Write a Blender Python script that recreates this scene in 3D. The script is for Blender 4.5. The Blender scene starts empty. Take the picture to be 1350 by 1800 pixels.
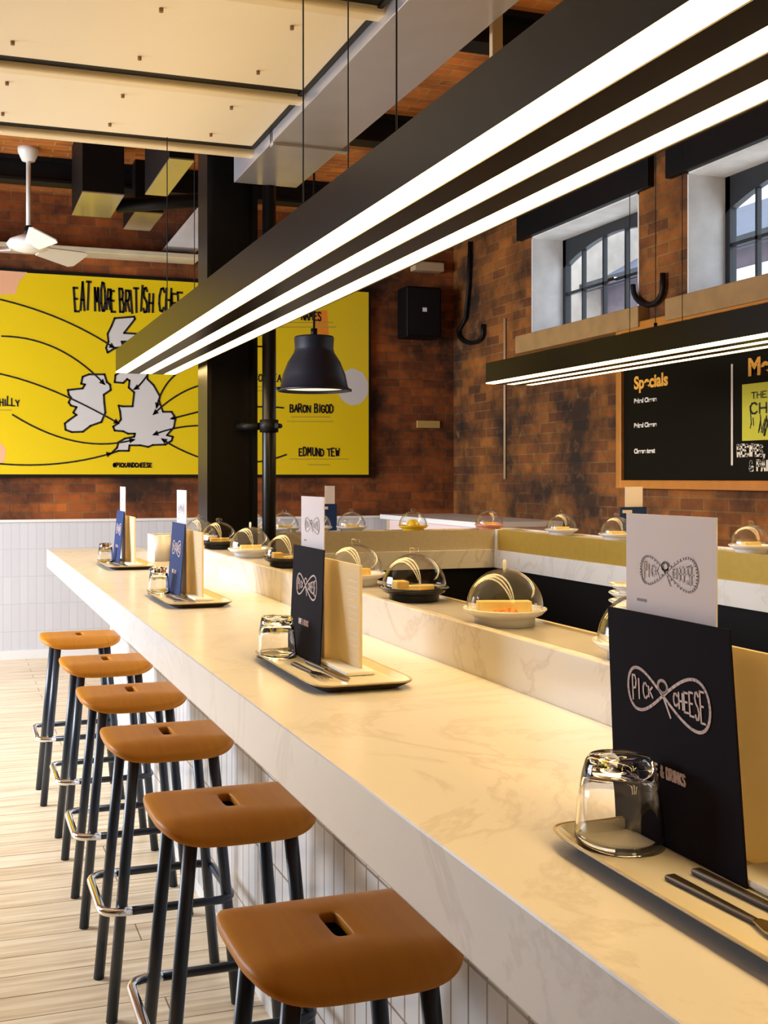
import bpy, bmesh, math, random
from mathutils import Vector, Matrix
random.seed(7)
S = bpy.context.scene
COL = S.collection
R = math.radians

# ------------------------------------------------------------------ camera
FPX, CX, CY, EYE = 1900.0, 530.0, 840.0, 1.45
PHI = math.atan((CX + 85) / FPX)
SN, CS = math.sin(PHI), math.cos(PHI)
cam = bpy.data.cameras.new('camera')
camo = bpy.data.objects.new('camera', cam)
COL.objects.link(camo)
camo.location = (0, 0, EYE)
camo.rotation_euler = (R(90), 0, -PHI)
cam.sensor_fit = 'VERTICAL'
cam.sensor_height = 36.0
cam.lens = FPX / 1800 * 36
cam.shift_x = (675 - CX) / 1800
cam.shift_y = -(900 - CY) / 1800
cam.clip_start = 0.05
S.camera = camo

# ------------------------------------------------------------------ world, lights, exposure
w = bpy.data.worlds.new('daylight')
S.world = w
w.use_nodes = True
bg = w.node_tree.nodes['Background']
bg.inputs[0].default_value = (0.80, 0.90, 1.0, 1)
bg.inputs[1].default_value = 2.1
S.view_settings.view_transform = 'Standard'
S.view_settings.look = 'None'
S.view_settings.gamma = 1
S.view_settings.use_curve_mapping = False
S.view_settings.exposure = 0.15
S.cycles.transparent_max_bounces = 40
S.cycles.max_bounces = 10
S.cycles.sample_clamp_indirect = 6.0

def area(name, loc, rot, sx, sy, power, col):
    l = bpy.data.lights.new(name, 'AREA')
    l.shape = 'RECTANGLE'; l.size = sx; l.size_y = sy; l.energy = power; l.color = col
    o = bpy.data.objects.new(name, l); COL.objects.link(o)
    o.location = loc; o.rotation_euler = rot
    return o
# daylight coming through the big shopfront glazing on the left and behind
ds = area('daylight_shopfront', (-3.0, 6.3, 2.2), (0, R(-62), R(4)), 1.3, 4.0, 250, (0.82, 0.89, 1.0))
ds.data.spread = R(140)
area('daylight_entrance', (0.6, -2.35, 1.7), (R(90), 0, 0), 3.6, 2.2, 2, (1.0, 0.93, 0.84))
LED = (1.0, 0.67, 0.27); LEDP = 14.0; FILLP = 4.5

# ------------------------------------------------------------------ projection helpers (world position of a photo point on a real plane)
def ray(px, py):
    l = (px - CX) / FPX; v = -(py - CY) / FPX
    return Vector((SN + l * CS, CS - l * SN, v))
def onZ(px, py, z):
    d = ray(px, py); t = (z - EYE) / d.z
    return Vector((0, 0, EYE)) + d * t
def onX(px, py, x):
    d = ray(px, py); t = x / d.x
    return Vector((0, 0, EYE)) + d * t
def onY(px, py, y):
    d = ray(px, py); t = y / d.y
    return Vector((0, 0, EYE)) + d * t
def onD(px, py, D):
    return Vector((0, 0, EYE)) + ray(px, py) * D

# ------------------------------------------------------------------ materials
def newmat(name):
    m = bpy.data.materials.new(name); m.use_nodes = True
    nt = m.node_tree
    return m, nt, nt.nodes['Principled BSDF']
def N(nt, t, **kw):
    n = nt.nodes.new(t)
    for k, v in kw.items(): setattr(n, k, v)
    return n
def simple(name, col, rough=0.5, metal=0.0, var=0.0, scale=30, bump=0.0, spec=0.5, coat=0.0):
    m, nt, b = newmat(name)
    b.inputs['Base Color'].default_value = (*col, 1)
    b.inputs['Roughness'].default_value = rough
    b.inputs['Metallic'].default_value = metal
    b.inputs['Specular IOR Level'].default_value = spec
    b.inputs['Coat Weight'].default_value = coat
    tc = N(nt, 'ShaderNodeTexCoord'); no = N(nt, 'ShaderNodeTexNoise')
    no.inputs['Scale'].default_value = scale; no.inputs['Detail'].default_value = 4
    nt.links.new(tc.outputs['Object'], no.inputs['Vector'])
    if var:
        mx = N(nt, 'ShaderNodeMix', data_type='RGBA')
        nt.links.new(no.outputs['Fac'], mx.inputs[0])
        mx.inputs[6].default_value = tuple(max(0, c * (1 - var)) for c in col) + (1,)
        mx.inputs[7].default_value = tuple(min(1, c * (1 + var)) for c in col) + (1,)
        nt.links.new(mx.outputs[2], b.inputs['Base Color'])
    if bump:
        bp = N(nt, 'ShaderNodeBump'); bp.inputs['Strength'].default_value = bump
        bp.inputs['Distance'].default_value = 0.004
        nt.links.new(no.outputs['Fac'], bp.inputs['Height']); nt.links.new(bp.outputs[0], b.inputs['Normal'])
    return m
def emit(name, col, s):
    m, nt, b = newmat(name)
    b.inputs['Base Color'].default_value = (*col, 1)
    b.inputs['Emission Color'].default_value = (*col, 1)
    b.inputs['Emission Strength'].default_value = s
    return m
def axisvec(nt, a, b_):
    """object coordinates swizzled so texture x = axis a, y = axis b"""
    tc = N(nt, 'ShaderNodeTexCoord'); sp = N(nt, 'ShaderNodeSeparateXYZ'); cb = N(nt, 'ShaderNodeCombineXYZ')
    nt.links.new(tc.outputs['Object'], sp.inputs[0])
    nt.links.new(sp.outputs[a], cb.inputs[0]); nt.links.new(sp.outputs[b_], cb.inputs[1])
    return cb.outputs[0], tc.outputs['Object']
def brick(name, a, b_, c1, c2, mort, bw=0.225, bh=0.078, ms=0.007, dark=0.90):
    m, nt, b = newmat(name)
    v, ob = axisvec(nt, a, b_)
    t = N(nt, 'ShaderNodeTexBrick')
    nt.links.new(v, t.inputs['Vector'])
    t.inputs['Scale'].default_value = 1
    t.inputs['Brick Width'].default_value = bw; t.inputs['Row Height'].default_value = bh
    t.inputs['Mortar Size'].default_value = ms; t.inputs['Mortar Smooth'].default_value = 0.25
    t.inputs['Bias'].default_value = -0.1
    t.inputs['Color1'].default_value = (*c1, 1); t.inputs['Color2'].default_value = (*c2, 1)
    t.inputs['Mortar'].default_value = (*mort, 1)
    # large soot and lime blotches that belong to the old brickwork
    n1 = N(nt, 'ShaderNodeTexNoise'); n1.inputs['Scale'].default_value = 1.7; n1.inputs['Detail'].default_value = 6; n1.inputs['Roughness'].default_value = .65
    nt.links.new(ob, n1.inputs['Vector'])
    r1 = N(nt, 'ShaderNodeValToRGB'); r1.color_ramp.elements[0].position = .36; r1.color_ramp.elements[1].position = .66
    r1.color_ramp.elements[0].color = (1 - dark, 1 - dark, 1 - dark, 1); r1.color_ramp.elements[1].color = (1.15, 1.1, 1.0, 1)
    nt.links.new(n1.outputs['Fac'], r1.inputs[0])
    mu = N(nt, 'ShaderNodeMix', data_type='RGBA', blend_type='MULTIPLY'); mu.inputs[0].default_value = 1
    nt.links.new(t.outputs['Color'], mu.inputs[6]); nt.links.new(r1.outputs[0], mu.inputs[7])
    # per-brick patches
    n2 = N(nt, 'ShaderNodeTexNoise'); n2.inputs['Scale'].default_value = 9; n2.inputs['Detail'].default_value = 3
    nt.links.new(ob, n2.inputs['Vector'])
    r2 = N(nt, 'ShaderNodeValToRGB'); r2.color_ramp.elements[0].position = .60; r2.color_ramp.elements[1].position = .74
    r2.color_ramp.elements[0].color = (0, 0, 0, 1); r2.color_ramp.elements[1].color = (.55, .55, .55, 1)
    nt.links.new(n2.outputs['Fac'], r2.inputs[0])
    m2 = N(nt, 'ShaderNodeMix', data_type='RGBA')
    nt.links.new(r2.outputs[0], m2.inputs[0]); nt.links.new(mu.outputs[2], m2.inputs[6]); m2.inputs[7].default_value = (*mort, 1)
    nt.links.new(m2.outputs[2], b.inputs['Base Color'])
    b.inputs['Roughness'].default_value = .82
    bp = N(nt, 'ShaderNodeBump'); bp.inputs['Strength'].default_value = .6; bp.inputs['Distance'].default_value = .01
    ad = N(nt, 'ShaderNodeMath', operation='SUBTRACT')
    nt.links.new(n2.outputs['Fac'], ad.inputs[0]); nt.links.new(t.outputs['Fac'], ad.inputs[1])
    nt.links.new(ad.outputs[0], bp.inputs['Height']); nt.links.new(bp.outputs[0], b.inputs['Normal'])
    return m
def tiles(name, a, b_, col, grout, tw=0.065, th=0.22, ms=0.003):
    m, nt, b = newmat(name)
    v, ob = axisvec(nt, a, b_)
    t = N(nt, 'ShaderNodeTexBrick'); t.offset = 0.0
    nt.links.new(v, t.inputs['Vector'])
    t.inputs['Scale'].default_value = 1
    t.inputs['Brick Width'].default_value = tw; t.inputs['Row Height'].default_value = th
    t.inputs['Mortar Size'].default_value = ms; t.inputs['Mortar Smooth'].default_value = .1
    t.inputs['Color1'].default_value = (*col, 1); t.inputs['Color2'].default_value = tuple(c * .95 for c in col) + (1,)
    t.inputs['Mortar'].default_value = (*grout, 1)
    nt.links.new(t.outputs['Color'], b.inputs['Base Color'])
    b.inputs['Roughness'].default_value = .18
    bp = N(nt, 'ShaderNodeBump', invert=True); bp.inputs['Strength'].default_value = .35; bp.inputs['Distance'].default_value = .003
    nt.links.new(t.outputs['Fac'], bp.inputs['Height']); nt.links.new(bp.outputs[0], b.inputs['Normal'])
    return m
def marble(name, base, vein, rough=.22, scale=2.2):
    m, nt, b = newmat(name)
    tc = N(nt, 'ShaderNodeTexCoord')
    n0 = N(nt, 'ShaderNodeTexNoise'); n0.inputs['Scale'].default_value = scale; n0.inputs['Detail'].default_value = 8; n0.inputs['Roughness'].default_value = .62; n0.inputs['Distortion'].default_value = 1.2
    nt.links.new(tc.outputs['Object'], n0.inputs['Vector'])
    r = N(nt, 'ShaderNodeValToRGB'); e = r.color_ramp.elements
    e[0].position = .47; e[0].color = (0, 0, 0, 1); e[1].position = .53; e[1].color = (0, 0, 0, 1)
    k = e.new(.50); k.color = (1, 1, 1, 1)
    nt.links.new(n0.outputs['Fac'], r.inputs[0])
    n1 = N(nt, 'ShaderNodeTexNoise'); n1.inputs['Scale'].default_value = 1.4; n1.inputs['Detail'].default_value = 3
    nt.links.new(tc.outputs['Object'], n1.inputs['Vector'])
    mm = N(nt, 'ShaderNodeMath', operation='MULTIPLY'); nt.links.new(r.outputs[0], mm.inputs[0]); nt.links.new(n1.outputs['Fac'], mm.inputs[1])
    mx = N(nt, 'ShaderNodeMix', data_type='RGBA'); nt.links.new(mm.outputs[0], mx.inputs[0])
    mx.inputs[6].default_value = (*base, 1); mx.inputs[7].default_value = (*vein, 1)
    nt.links.new(mx.outputs[2], b.inputs['Base Color'])
    b.inputs['Roughness'].default_value = rough
    return m
def planks(name):
    m, nt, b = newmat(name)
    v, ob = axisvec(nt, 0, 1)
    t = N(nt, 'ShaderNodeTexBrick'); t.offset = .37
    nt.links.new(v, t.inputs['Vector'])
    t.inputs['Scale'].default_value = 1; t.inputs['Brick Width'].default_value = .9; t.inputs['Row Height'].default_value = .13
    t.inputs['Mortar Size'].default_value = .0022
    t.inputs['Color1'].default_value = (.88, .73, .52, 1); t.inputs['Color2'].default_value = (.80, .64, .43, 1); t.inputs['Mortar'].default_value = (.25, .15, .07, 1)
    mp = N(nt, 'ShaderNodeMapping'); mp.inputs['Scale'].default_value = (2.5, 40, 1)
    nt.links.new(ob, mp.inputs[0])
    g = N(nt, 'ShaderNodeTexNoise'); g.inputs['Scale'].default_value = 1; g.inputs['Detail'].default_value = 5
    nt.links.new(mp.outputs[0], g.inputs['Vector'])
    r = N(nt, 'ShaderNodeValToRGB'); r.color_ramp.elements[0].position = .3; r.color_ramp.elements[1].position = .62
    r.color_ramp.elements[0].color = (.74, .66, .56, 1); r.color_ramp.elements[1].color = (1.1, 1.1, 1.1, 1)
    nt.links.new(g.outputs['Fac'], r.inputs[0])
    mu = N(nt, 'ShaderNodeMix', data_type='RGBA', blend_type='MULTIPLY'); mu.inputs[0].default_value = 1
    nt.links.new(t.outputs['Color'], mu.inputs[6]); nt.links.new(r.outputs[0], mu.inputs[7])
    nt.links.new(mu.outputs[2], b.inputs['Base Color'])
    b.inputs['Roughness'].default_value = .35
    return m
def thinglass(name, tint=(1, 1, 1), rough=0.015, ior=1.5, boost=1.0):
    m = bpy.data.materials.new(name); m.use_nodes = True
    nt = m.node_tree; nt.nodes.clear()
    o = N(nt, 'ShaderNodeOutputMaterial'); mx = N(nt, 'ShaderNodeMixShader')
    tr = N(nt, 'ShaderNodeBsdfTransparent'); gl = N(nt, 'ShaderNodeBsdfGlossy'); fr = N(nt, 'ShaderNodeFresnel')
    tr.inputs[0].default_value = (*tint, 1); gl.inputs['Roughness'].default_value = rough
    nt.nodes.remove(fr); lw = N(nt, 'ShaderNodeLayerWeight'); lw.inputs['Blend'].default_value = .5
    po = N(nt, 'ShaderNodeMath', operation='POWER'); po.inputs[1].default_value = 4.5; nt.links.new(lw.outputs['Facing'], po.inputs[0])
    ma = N(nt, 'ShaderNodeMath', operation='MULTIPLY_ADD', use_clamp=True); ma.inputs[1].default_value = .60 * boost; ma.inputs[2].default_value = .018 * boost
    nt.links.new(po.outputs[0], ma.inputs[0]); nt.links.new(ma.outputs[0], mx.inputs[0])
    nt.links.new(tr.outputs[0], mx.inputs[1]); nt.links.new(gl.outputs[0], mx.inputs[2]); nt.links.new(mx.outputs[0], o.inputs[0])
    return m
def solidglass(name):
    m, nt, b = newmat(name)
    b.inputs['Base Color'].default_value = (1, 1, 1, 1); b.inputs['Roughness'].default_value = 0.0
    b.inputs['Transmission Weight'].default_value = 1; b.inputs['IOR'].default_value = 1.45
    return m

M = {}
M['brick_far'] = brick('brick_far', 0, 2, (.42, .108, .012), (.17, .042, .007), (.25, .10, .028))
M['brick_right'] = brick('brick_right', 1, 2, (.38, .125, .013), (.13, .038, .006), (.27, .13, .035))
M['brick_ceiling'] = brick('brick_ceiling', 0, 1, (.56, .17, .02), (.32, .09, .012), (.48, .25, .06), dark=.5)
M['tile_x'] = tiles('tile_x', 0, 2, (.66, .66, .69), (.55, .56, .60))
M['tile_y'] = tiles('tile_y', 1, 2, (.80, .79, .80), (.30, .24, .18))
M['floor'] = planks('oak_planks')
M['marble'] = marble('marble', (.80, .77, .74), (.66, .61, .57))
M['marble_edge'] = marble('marble_belt', (.74, .70, .64), (.54, .46, .38))
M['belt'] = simple('belt_grey', (.42, .39, .36), .35, 0, .2, 12)
M['steel'] = simple('brushed_steel', (.66, .56, .38), .35, .35, .1, 60)
M['brass'] = simple('brass_fascia', (.52, .34, .06), .35, .35, .1, 30)
M['chrome'] = simple('chrome', (.80, .81, .83), .12, 1.0)
M['black'] = simple('black_paint', (.005, .005, .006), .5, 0, .2, spec=.22)
M['blackpanel'] = simple('black_panel', (.004, .003, .003), .55, spec=.15)
M['column'] = simple('column_black', (.005, .004, .004), .34, 0, .3, 8, .1, spec=.28)
M['housing'] = simple('bronze_black_housing', (.011, .006, .002), .3, 0.0, .15, 20, spec=.16)
M['led'] = emit('led_diffuser', LED, LEDP)
M['fillglow'] = emit('fill_strip_glow', LED, FILLP)
M['raft'] = simple('cream_panel', (.80, .72, .56), .5, 0, .03, 4)
M['batten'] = simple('cream_batten', (.74, .64, .44), .4)
M['galv'] = simple('galvanised_duct', (.50, .49, .53), .24, .55, .12, 5)
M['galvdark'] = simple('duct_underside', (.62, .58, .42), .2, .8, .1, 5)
M['white'] = simple('white_paint', (.82, .81, .79), .4)
M['fanwhite'] = simple('fan_white', (.78, .76, .72), .35)
M['creampaint'] = simple('cream_paint_beam', (.66, .58, .40), .6, 0, .25, 6)
M['limewash'] = simple('limewash', (.84, .83, .82), .8, 0, .25, 7, .6)
M['timber'] = simple('timber_sill', (.36, .21, .075), .6, 0, .3, 9, .3)
M['frame'] = simple('window_frame_black', (.015, .018, .024), .4)
M['winglass'] = thinglass('window_glass')
M['dome'] = thinglass('cloche_glass', (.975, .975, .975), .02, 1.5, 2.0)
M['tumbler'] = solidglass('tumbler_glass')
M['porc'] = simple('white_porcelain', (.84, .84, .86), .15)
M['plateblack'] = simple('black_glaze', (.018, .016, .016), .15)
M['plateyellow'] = simple('yellow_glaze', (.85, .55, .02), .2)
M['platepink'] = simple('coral_glaze', (.80, .34, .24), .2)
M['cheese'] = simple('cheese_yellow', (.86, .56, .13), .45, 0, .15, 60)
M['cheesepale'] = simple('cheese_pale', (.92, .70, .26), .45, 0, .1, 60)
M['chutney'] = simple('orange_chutney', (.86, .30, .01), .35, 0, .3, 90, .8)
M['blue_cheese'] = simple('veined_cheese', (.80, .76, .62), .5, 0, .2, 40)
def seatmat():
    m, nt, b = newmat('oak_seat')
    tc = N(nt, 'ShaderNodeTexCoord'); mp = N(nt, 'ShaderNodeMapping'); mp.inputs['Scale'].default_value = (60, 5, 10)
    nt.links.new(tc.outputs['Object'], mp.inputs[0])
    g = N(nt, 'ShaderNodeTexNoise'); g.inputs['Scale'].default_value = 1; g.inputs['Detail'].default_value = 4
    nt.links.new(mp.outputs[0], g.inputs['Vector'])
    mx = N(nt, 'ShaderNodeMix', data_type='RGBA'); nt.links.new(g.outputs['Fac'], mx.inputs[0])
    mx.inputs[6].default_value = (.50, .165, .006, 1); mx.inputs[7].default_value = (.62, .24, .010, 1)
    nt.links.new(mx.outputs[2], b.inputs['Base Color']); b.inputs['Roughness'].default_value = .45; b.inputs['Specular IOR Level'].default_value = .3
    return m
M['seat'] = seatmat()
M['leg'] = simple('blue_black_steel', (.020, .030, .046), .32, 0, .1)
M['card'] = simple('navy_black_card', (.010, .007, .011), .7, spec=.06)
M['bluecard'] = simple('navy_card', (.018, .04, .14), .6, spec=.1)
def papermat(name, col, tl):
    m, nt, b = newmat(name)
    b.inputs['Base Color'].default_value = (*col, 1); b.inputs['Roughness'].default_value = .6
    t = N(nt, 'ShaderNodeBsdfTranslucent'); t.inputs[0].default_value = (*col, 1)
    mx = N(nt, 'ShaderNodeMixShader'); mx.inputs[0].default_value = tl
    nt.links.new(b.outputs[0], mx.inputs[1]); nt.links.new(t.outputs[0], mx.inputs[2])
    nt.links.new(mx.outputs[0], nt.nodes['Material Output'].inputs[0])
    return m
M['paper'] = papermat('white_paper', (.92, .87, .93), .2)
M['cream'] = papermat('cream_card', (.88, .78, .55), .5)
M['ink'] = simple('grey_ink', (.33, .31, .32), .7)
M['inkfaint'] = simple('faint_ink', (.82, .775, .82), .7)
M['pink'] = simple('pale_pink_print', (.78, .60, .57), .6)
M['tray'] = simple('cream_enamel_tray', (.80, .74, .60), .25)
M['trayrim'] = simple('tan_tray_rim', (.50, .38, .20), .3)
M['trayshadow'] = simple('tray_underside_shadow', (.03, .022, .015), .5, spec=.2)
M['napkin'] = simple('napkin', (.84, .82, .78), .9)
M['handle'] = simple('dark_cutlery_handle', (.06, .045, .035), .35, .6)
M['cutlery'] = simple('polished_cutlery', (.35, .30, .25), .15, 1.0)
M['yellow'] = simple('poster_yellow', (.80, .58, .004), .4)
M['posterink'] = simple('poster_black', (.012, .011, .010), .5)
M['mapgrey'] = simple('poster_map', (.66, .64, .62), .5)
M['peach'] = simple('poster_peach', (.82, .44, .25), .5)
M['orange'] = simple('poster_orange', (.85, .27, .02), .5)
M['mustard'] = simple('poster_small_print', (.50, .37, .03), .5)
M['board'] = simple('chalkboard', (.006, .005, .002), .55, spec=.08)
M['boardwood'] = simple('oak_board_frame', (.50, .19, .025), .4, 0, .2, 12)
M['chalkorange'] = simple('chalk_orange', (.95, .46, .05), .6)
M['chalkwhite'] = simple('chalk_white', (.82, .76, .66), .6)
M['lime'] = simple('book_cover_lime', (.62, .60, .03), .5)
M['plaster'] = simple('plaster', (.30, .24, .18), .8)
M['lampnavy'] = simple('pendant_charcoal', (.010, .013, .024), .42)
M['lampwhite'] = emit('pendant_inside', (1.0, .80, .50), 1.3)
M['outstone'] = simple('neighbour_stone', (.62, .55, .47), .9, 0, .3, 6)
M['outwall'] = simple('neighbour_brick', (.20, .16, .19), .9, 0, .3, 6)
M['outroof'] = simple('neighbour_slate', (.17, .19, .26), .8, 0, .2, 6)
M['cork'] = simple('cup_brown', (.25, .13, .05), .6)
M['conduit'] = simple('conduit_pale', (.55, .40, .24), .5)
M['plaque'] = simple('brass_plate', (.50, .33, .10), .5)
M['worktop'] = simple('dark_worktop', (.05, .045, .04), .4)

# ------------------------------------------------------------------ mesh builder
class MB:
    def __init__(s): s.v = []; s.f = []; s.sm = []
    def add(s, vs, fs, smooth=False):
        o = len(s.v); s.v += [Vector(v) for v in vs]; s.f += [tuple(i + o for i in f) for f in fs]; s.sm += [smooth] * len(fs)
        return s
    def box(s, x0, x1, y0, y1, z0, z1):
        vs = [(x, y, z) for z in (z0, z1) for y in (y0, y1) for x in (x0, x1)]
        return s.add(vs, [(0, 2, 3, 1), (4, 5, 7, 6), (0, 1, 5, 4), (2, 6, 7, 3), (0, 4, 6, 2), (1, 3, 7, 5)])
    def cyl(s, p, q, r, r2=None, n=16, caps=True, smooth=True):
        p, q = Vector(p), Vector(q); r2 = r if r2 is None else r2
        d = (q - p).normalized(); a = d.orthogonal().normalized(); b = d.cross(a)
        vs = [p + (a * math.cos(t) + b * math.sin(t)) * r for t in [2 * math.pi * i / n for i in range(n)]]
        vs += [q + (a * math.cos(t) + b * math.sin(t)) * r2 for t in [2 * math.pi * i / n for i in range(n)]]
        s.add(vs, [(i, (i + 1) % n, n + (i + 1) % n, n + i) for i in range(n)], smooth)
        if caps: s.add(vs, [tuple(range(n - 1, -1, -1)), tuple(range(n, 2 * n))])
        return s
    def lathe(s, prof, c=(0, 0, 0), n=40, closed=False):
        """prof: list of (r,z); revolve round the vertical through c"""
        c = Vector(c); vs = []; k = len(prof)
        for (r, z) in prof:
            for i in range(n):
                t = 2 * math.pi * i / n
                vs.append(c + Vector((max(r, 1e-5) * math.cos(t), max(r, 1e-5) * math.sin(t), z)))
        fs = []
        for j in range(k if closed else k - 1):
            j2 = (j + 1) % k
            for i in range(n):
                i2 = (i + 1) % n
                fs.append((j * n + i, j * n + i2, j2 * n + i2, j2 * n + i))
        return s.add(vs, fs, True)
    def tube(s, pts, r, n=10, closed=False):
        pts = [Vector(p) for p in pts]; k = len(pts); rings = []
        up = None
        for i, p in enumerate(pts):
            a = pts[(i - 1) % k] if (closed or i > 0) else p
            b = pts[(i + 1) % k] if (closed or i < k - 1) else p
            d = (b - a).normalized()
            if up is None: up = d.orthogonal().normalized()
            up = (up - d * up.dot(d)).normalized(); sd = d.cross(up)
            rings.append([p + (up * math.cos(t) + sd * math.sin(t)) * r for t in [2 * math.pi * q / n for q in range(n)]])
        vs = [v for g in rings for v in g]; fs = []
        for j in range(k if closed else k - 1):
            j2 = (j + 1) % k
            for i in range(n): fs.append((j * n + i, j * n + (i + 1) % n, j2 * n + (i + 1) % n, j2 * n + i))
        s.add(vs, fs, True)
        if not closed: s.add(vs, [tuple(range(n - 1, -1, -1)), tuple(range((k - 1) * n, k * n))])
        return s
    def slab(s, poly, fr, h):
        """polygon in a frame (origin, u, v), extruded h along u x v"""
        o, u, v = fr; nrm = u.cross(v).normalized(); k = len(poly)
        vs = [o + u * a + v * b for a, b in poly] + [o + u * a + v * b + nrm * h for a, b in poly]
        return s.add(vs, [tuple(range(k - 1, -1, -1)), tuple(range(k, 2 * k))] + [(i, (i + 1) % k, k + (i + 1) % k, k + i) for i in range(k)])
    def ribbon(s, pts, wd, fr, h=.001, closed=False):
        o, u, v = fr; nrm = u.cross(v).normalized()
        P = [Vector((a, b)) for a, b in pts]
        if closed: P.append(P[0])
        for a, b in zip(P[:-1], P[1:]):
            d = b - a
            if d.length < 1e-7: continue
            d.normalize(); q = Vector((-d.y, d.x)) * wd / 2; e = d * wd * .35
            cs = [a - e - q, b + e - q, b + e + q, a - e + q]
            vs = [o + u * c.x + v * c.y + nrm * h for c in cs]
            vb = [o + u * c.x + v * c.y for c in cs]
            s.add(vs + vb, [(0, 1, 2, 3), (4, 5, 1, 0), (5, 6, 2, 1), (6, 7, 3, 2), (7, 4, 0, 3)])
        return s
    def build(s, name, m, parent=None, bevel=0, seg=2, sub=0, loc=None):
        me = bpy.data.meshes.new(name); me.from_pydata([tuple(v) for v in s.v], [], s.f); me.update()
        for p, sm in zip(me.polygons, s.sm): p.use_smooth = sm
        bm = bmesh.new(); bm.from_mesh(me)
        bmesh.ops.remove_doubles(bm, verts=bm.verts, dist=1e-6)
        bmesh.ops.recalc_face_normals(bm, faces=bm.faces)
        bm.to_mesh(me); bm.free()
        me.materials.append(M[m] if isinstance(m, str) else m)
        o = bpy.data.objects.new(name, me); COL.objects.link(o)
        if parent: o.parent = parent
        if loc: o.location = loc
        if bevel:
            b = o.modifiers.new('bevel', 'BEVEL'); b.width = bevel; b.segments = seg; b.limit_method = 'ANGLE'; b.angle_limit = R(40)
        if sub:
            b = o.modifiers.new('sub', 'SUBSURF'); b.levels = sub; b.render_levels = sub
        return o
def tag(o, label, cat, group=None):
    o['label'] = label; o['category'] = cat
    if group: o['group'] = group
    return o
def struct(o):
    o['kind'] = 'structure'; return o
def empty(name, loc, label=None, cat=None, group=None):
    o = bpy.data.objects.new(name, None); COL.objects.link(o); o.location = loc; o.empty_display_size = .1
    if label: tag(o, label, cat, group)
    return o
KIDS = {}
def copy_tree(o, parent=None):
    c = o.copy(); COL.objects.link(c)
    if parent is not None: c.parent = parent
    for ch in [x for x in COL.objects if x.parent == o]: copy_tree(ch, c)
    return c
def F(o, u, v): return (Vector(o), Vector(u), Vector(v))

# hand-drawn capital letters as strokes on a 4 x 6 grid
G = {
 'A': [[(0,0),(2,6),(4,0)],[(.8,2.2),(3.2,2.2)]], 'B': [[(0,0),(0,6),(2.6,6),(3.4,5),(2.6,3.3),(0,3.2)],[(2.4,3.2),(3.9,2),(3,0),(0,0)]],
 'C': [[(3.8,5),(2.6,6),(1,5.8),(0,4),(0,2),(1,.2),(2.6,0),(3.8,1)]], 'D': [[(0,0),(0,6),(2,6),(3.8,4.5),(3.8,1.5),(2,0),(0,0)]],
 'E': [[(3.6,6),(0,6),(0,0),(3.8,0)],[(0,3.2),(2.8,3.2)]], 'F': [[(3.6,6),(0,6),(0,0)],[(0,3.2),(2.8,3.2)]],
 'G': [[(3.8,5),(2.6,6),(1,5.8),(0,4),(0,2),(1,.2),(2.6,0),(3.8,1.2),(3.8,2.8),(2.4,2.8)]], 'H': [[(0,0),(0,6)],[(3.8,0),(3.8,6)],[(0,3),(3.8,3)]],
 'I': [[(1,0),(1,6)]], 'K': [[(0,0),(0,6)],[(3.6,6),(0,2.8)],[(1,3.6),(3.8,0)]], 'L': [[(0,6),(0,0),(3.6,0)]],
 'M': [[(0,0),(.5,6),(2.2,2.4),(4,6),(4.5,0)]], 'N': [[(0,0),(0,6),(3.8,0),(3.8,6)]], 'O': [[(1.2,0),(0,1.6),(0,4.4),(1.4,6),(2.8,5.8),(3.9,4.2),(3.9,1.6),(2.6,0),(1.2,0)]],
 'P': [[(0,0),(0,6),(2.6,6),(3.7,4.8),(2.8,3),(0,2.8)]], 'R': [[(0,0),(0,6),(2.6,6),(3.6,4.8),(2.6,3.2),(0,3)],[(1.6,3),(3.9,0)]],
 'S': [[(3.6,5.2),(2.4,6),(.9,5.8),(.2,4.6),(1,3.5),(2.8,2.7),(3.7,1.5),(2.8,.1),(1,0),(0,.9)]], 'T': [[(-.2,6),(4,6)],[(1.9,6),(1.9,0)]],
 'U': [[(0,6),(0,1.4),(1.2,0),(2.6,0),(3.8,1.4),(3.8,6)]], 'W': [[(0,6),(1.1,0),(2.3,4),(3.5,0),(4.6,6)]], 'Y': [[(0,6),(2,3),(4,6)],[(2,3),(2,0)]],
 '&': [[(4,0),(1,4.6),(1.6,6),(2.6,5.6),(2.4,4.2),(.3,2.2),(.4,.6),(1.6,0),(3,.8),(4,2.6)]], ',': [[(.8,.6),(.3,-1)]], "@": [[(3,2.2),(2,1.6),(1.3,2.6),(2,4),(3,3.8),(3,1.8),(4,2.4),(3.8,4.4),(2.4,5.6),(.6,4.6),(0,2.6),(1,.6),(3,.2)]],
}
ADV = {'I': 2.0, 'M': 5.4, 'W': 5.6, ' ': 2.6, ',': 1.8}
def letters(mb, text, x, y, h, wd, fr, cond=1.0, jit=0.0, slope=0.0, hh=.001, sp=1.3):
    """write text; h cap height, cond horizontal condensing; returns end x"""
    k = h / 6
    for i, ch in enumerate(text):
        if ch in G:
            a = random.uniform(-jit, jit); sc = 1 + random.uniform(-jit, jit) * 2
            for st in G[ch]:
                mb.ribbon([(x + (px * cond + py * a * .6) * k, y + slope * x + (py * sc + a * 3) * k) for px, py in st], wd, fr, hh)
        x += (ADV.get(ch, 4.0) + sp) * k * cond
    return x
def textw(text, h, cond=1.0, sp=1.3): return sum((ADV.get(c, 4.0) + sp) for c in text) * h / 6 * cond

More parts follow.
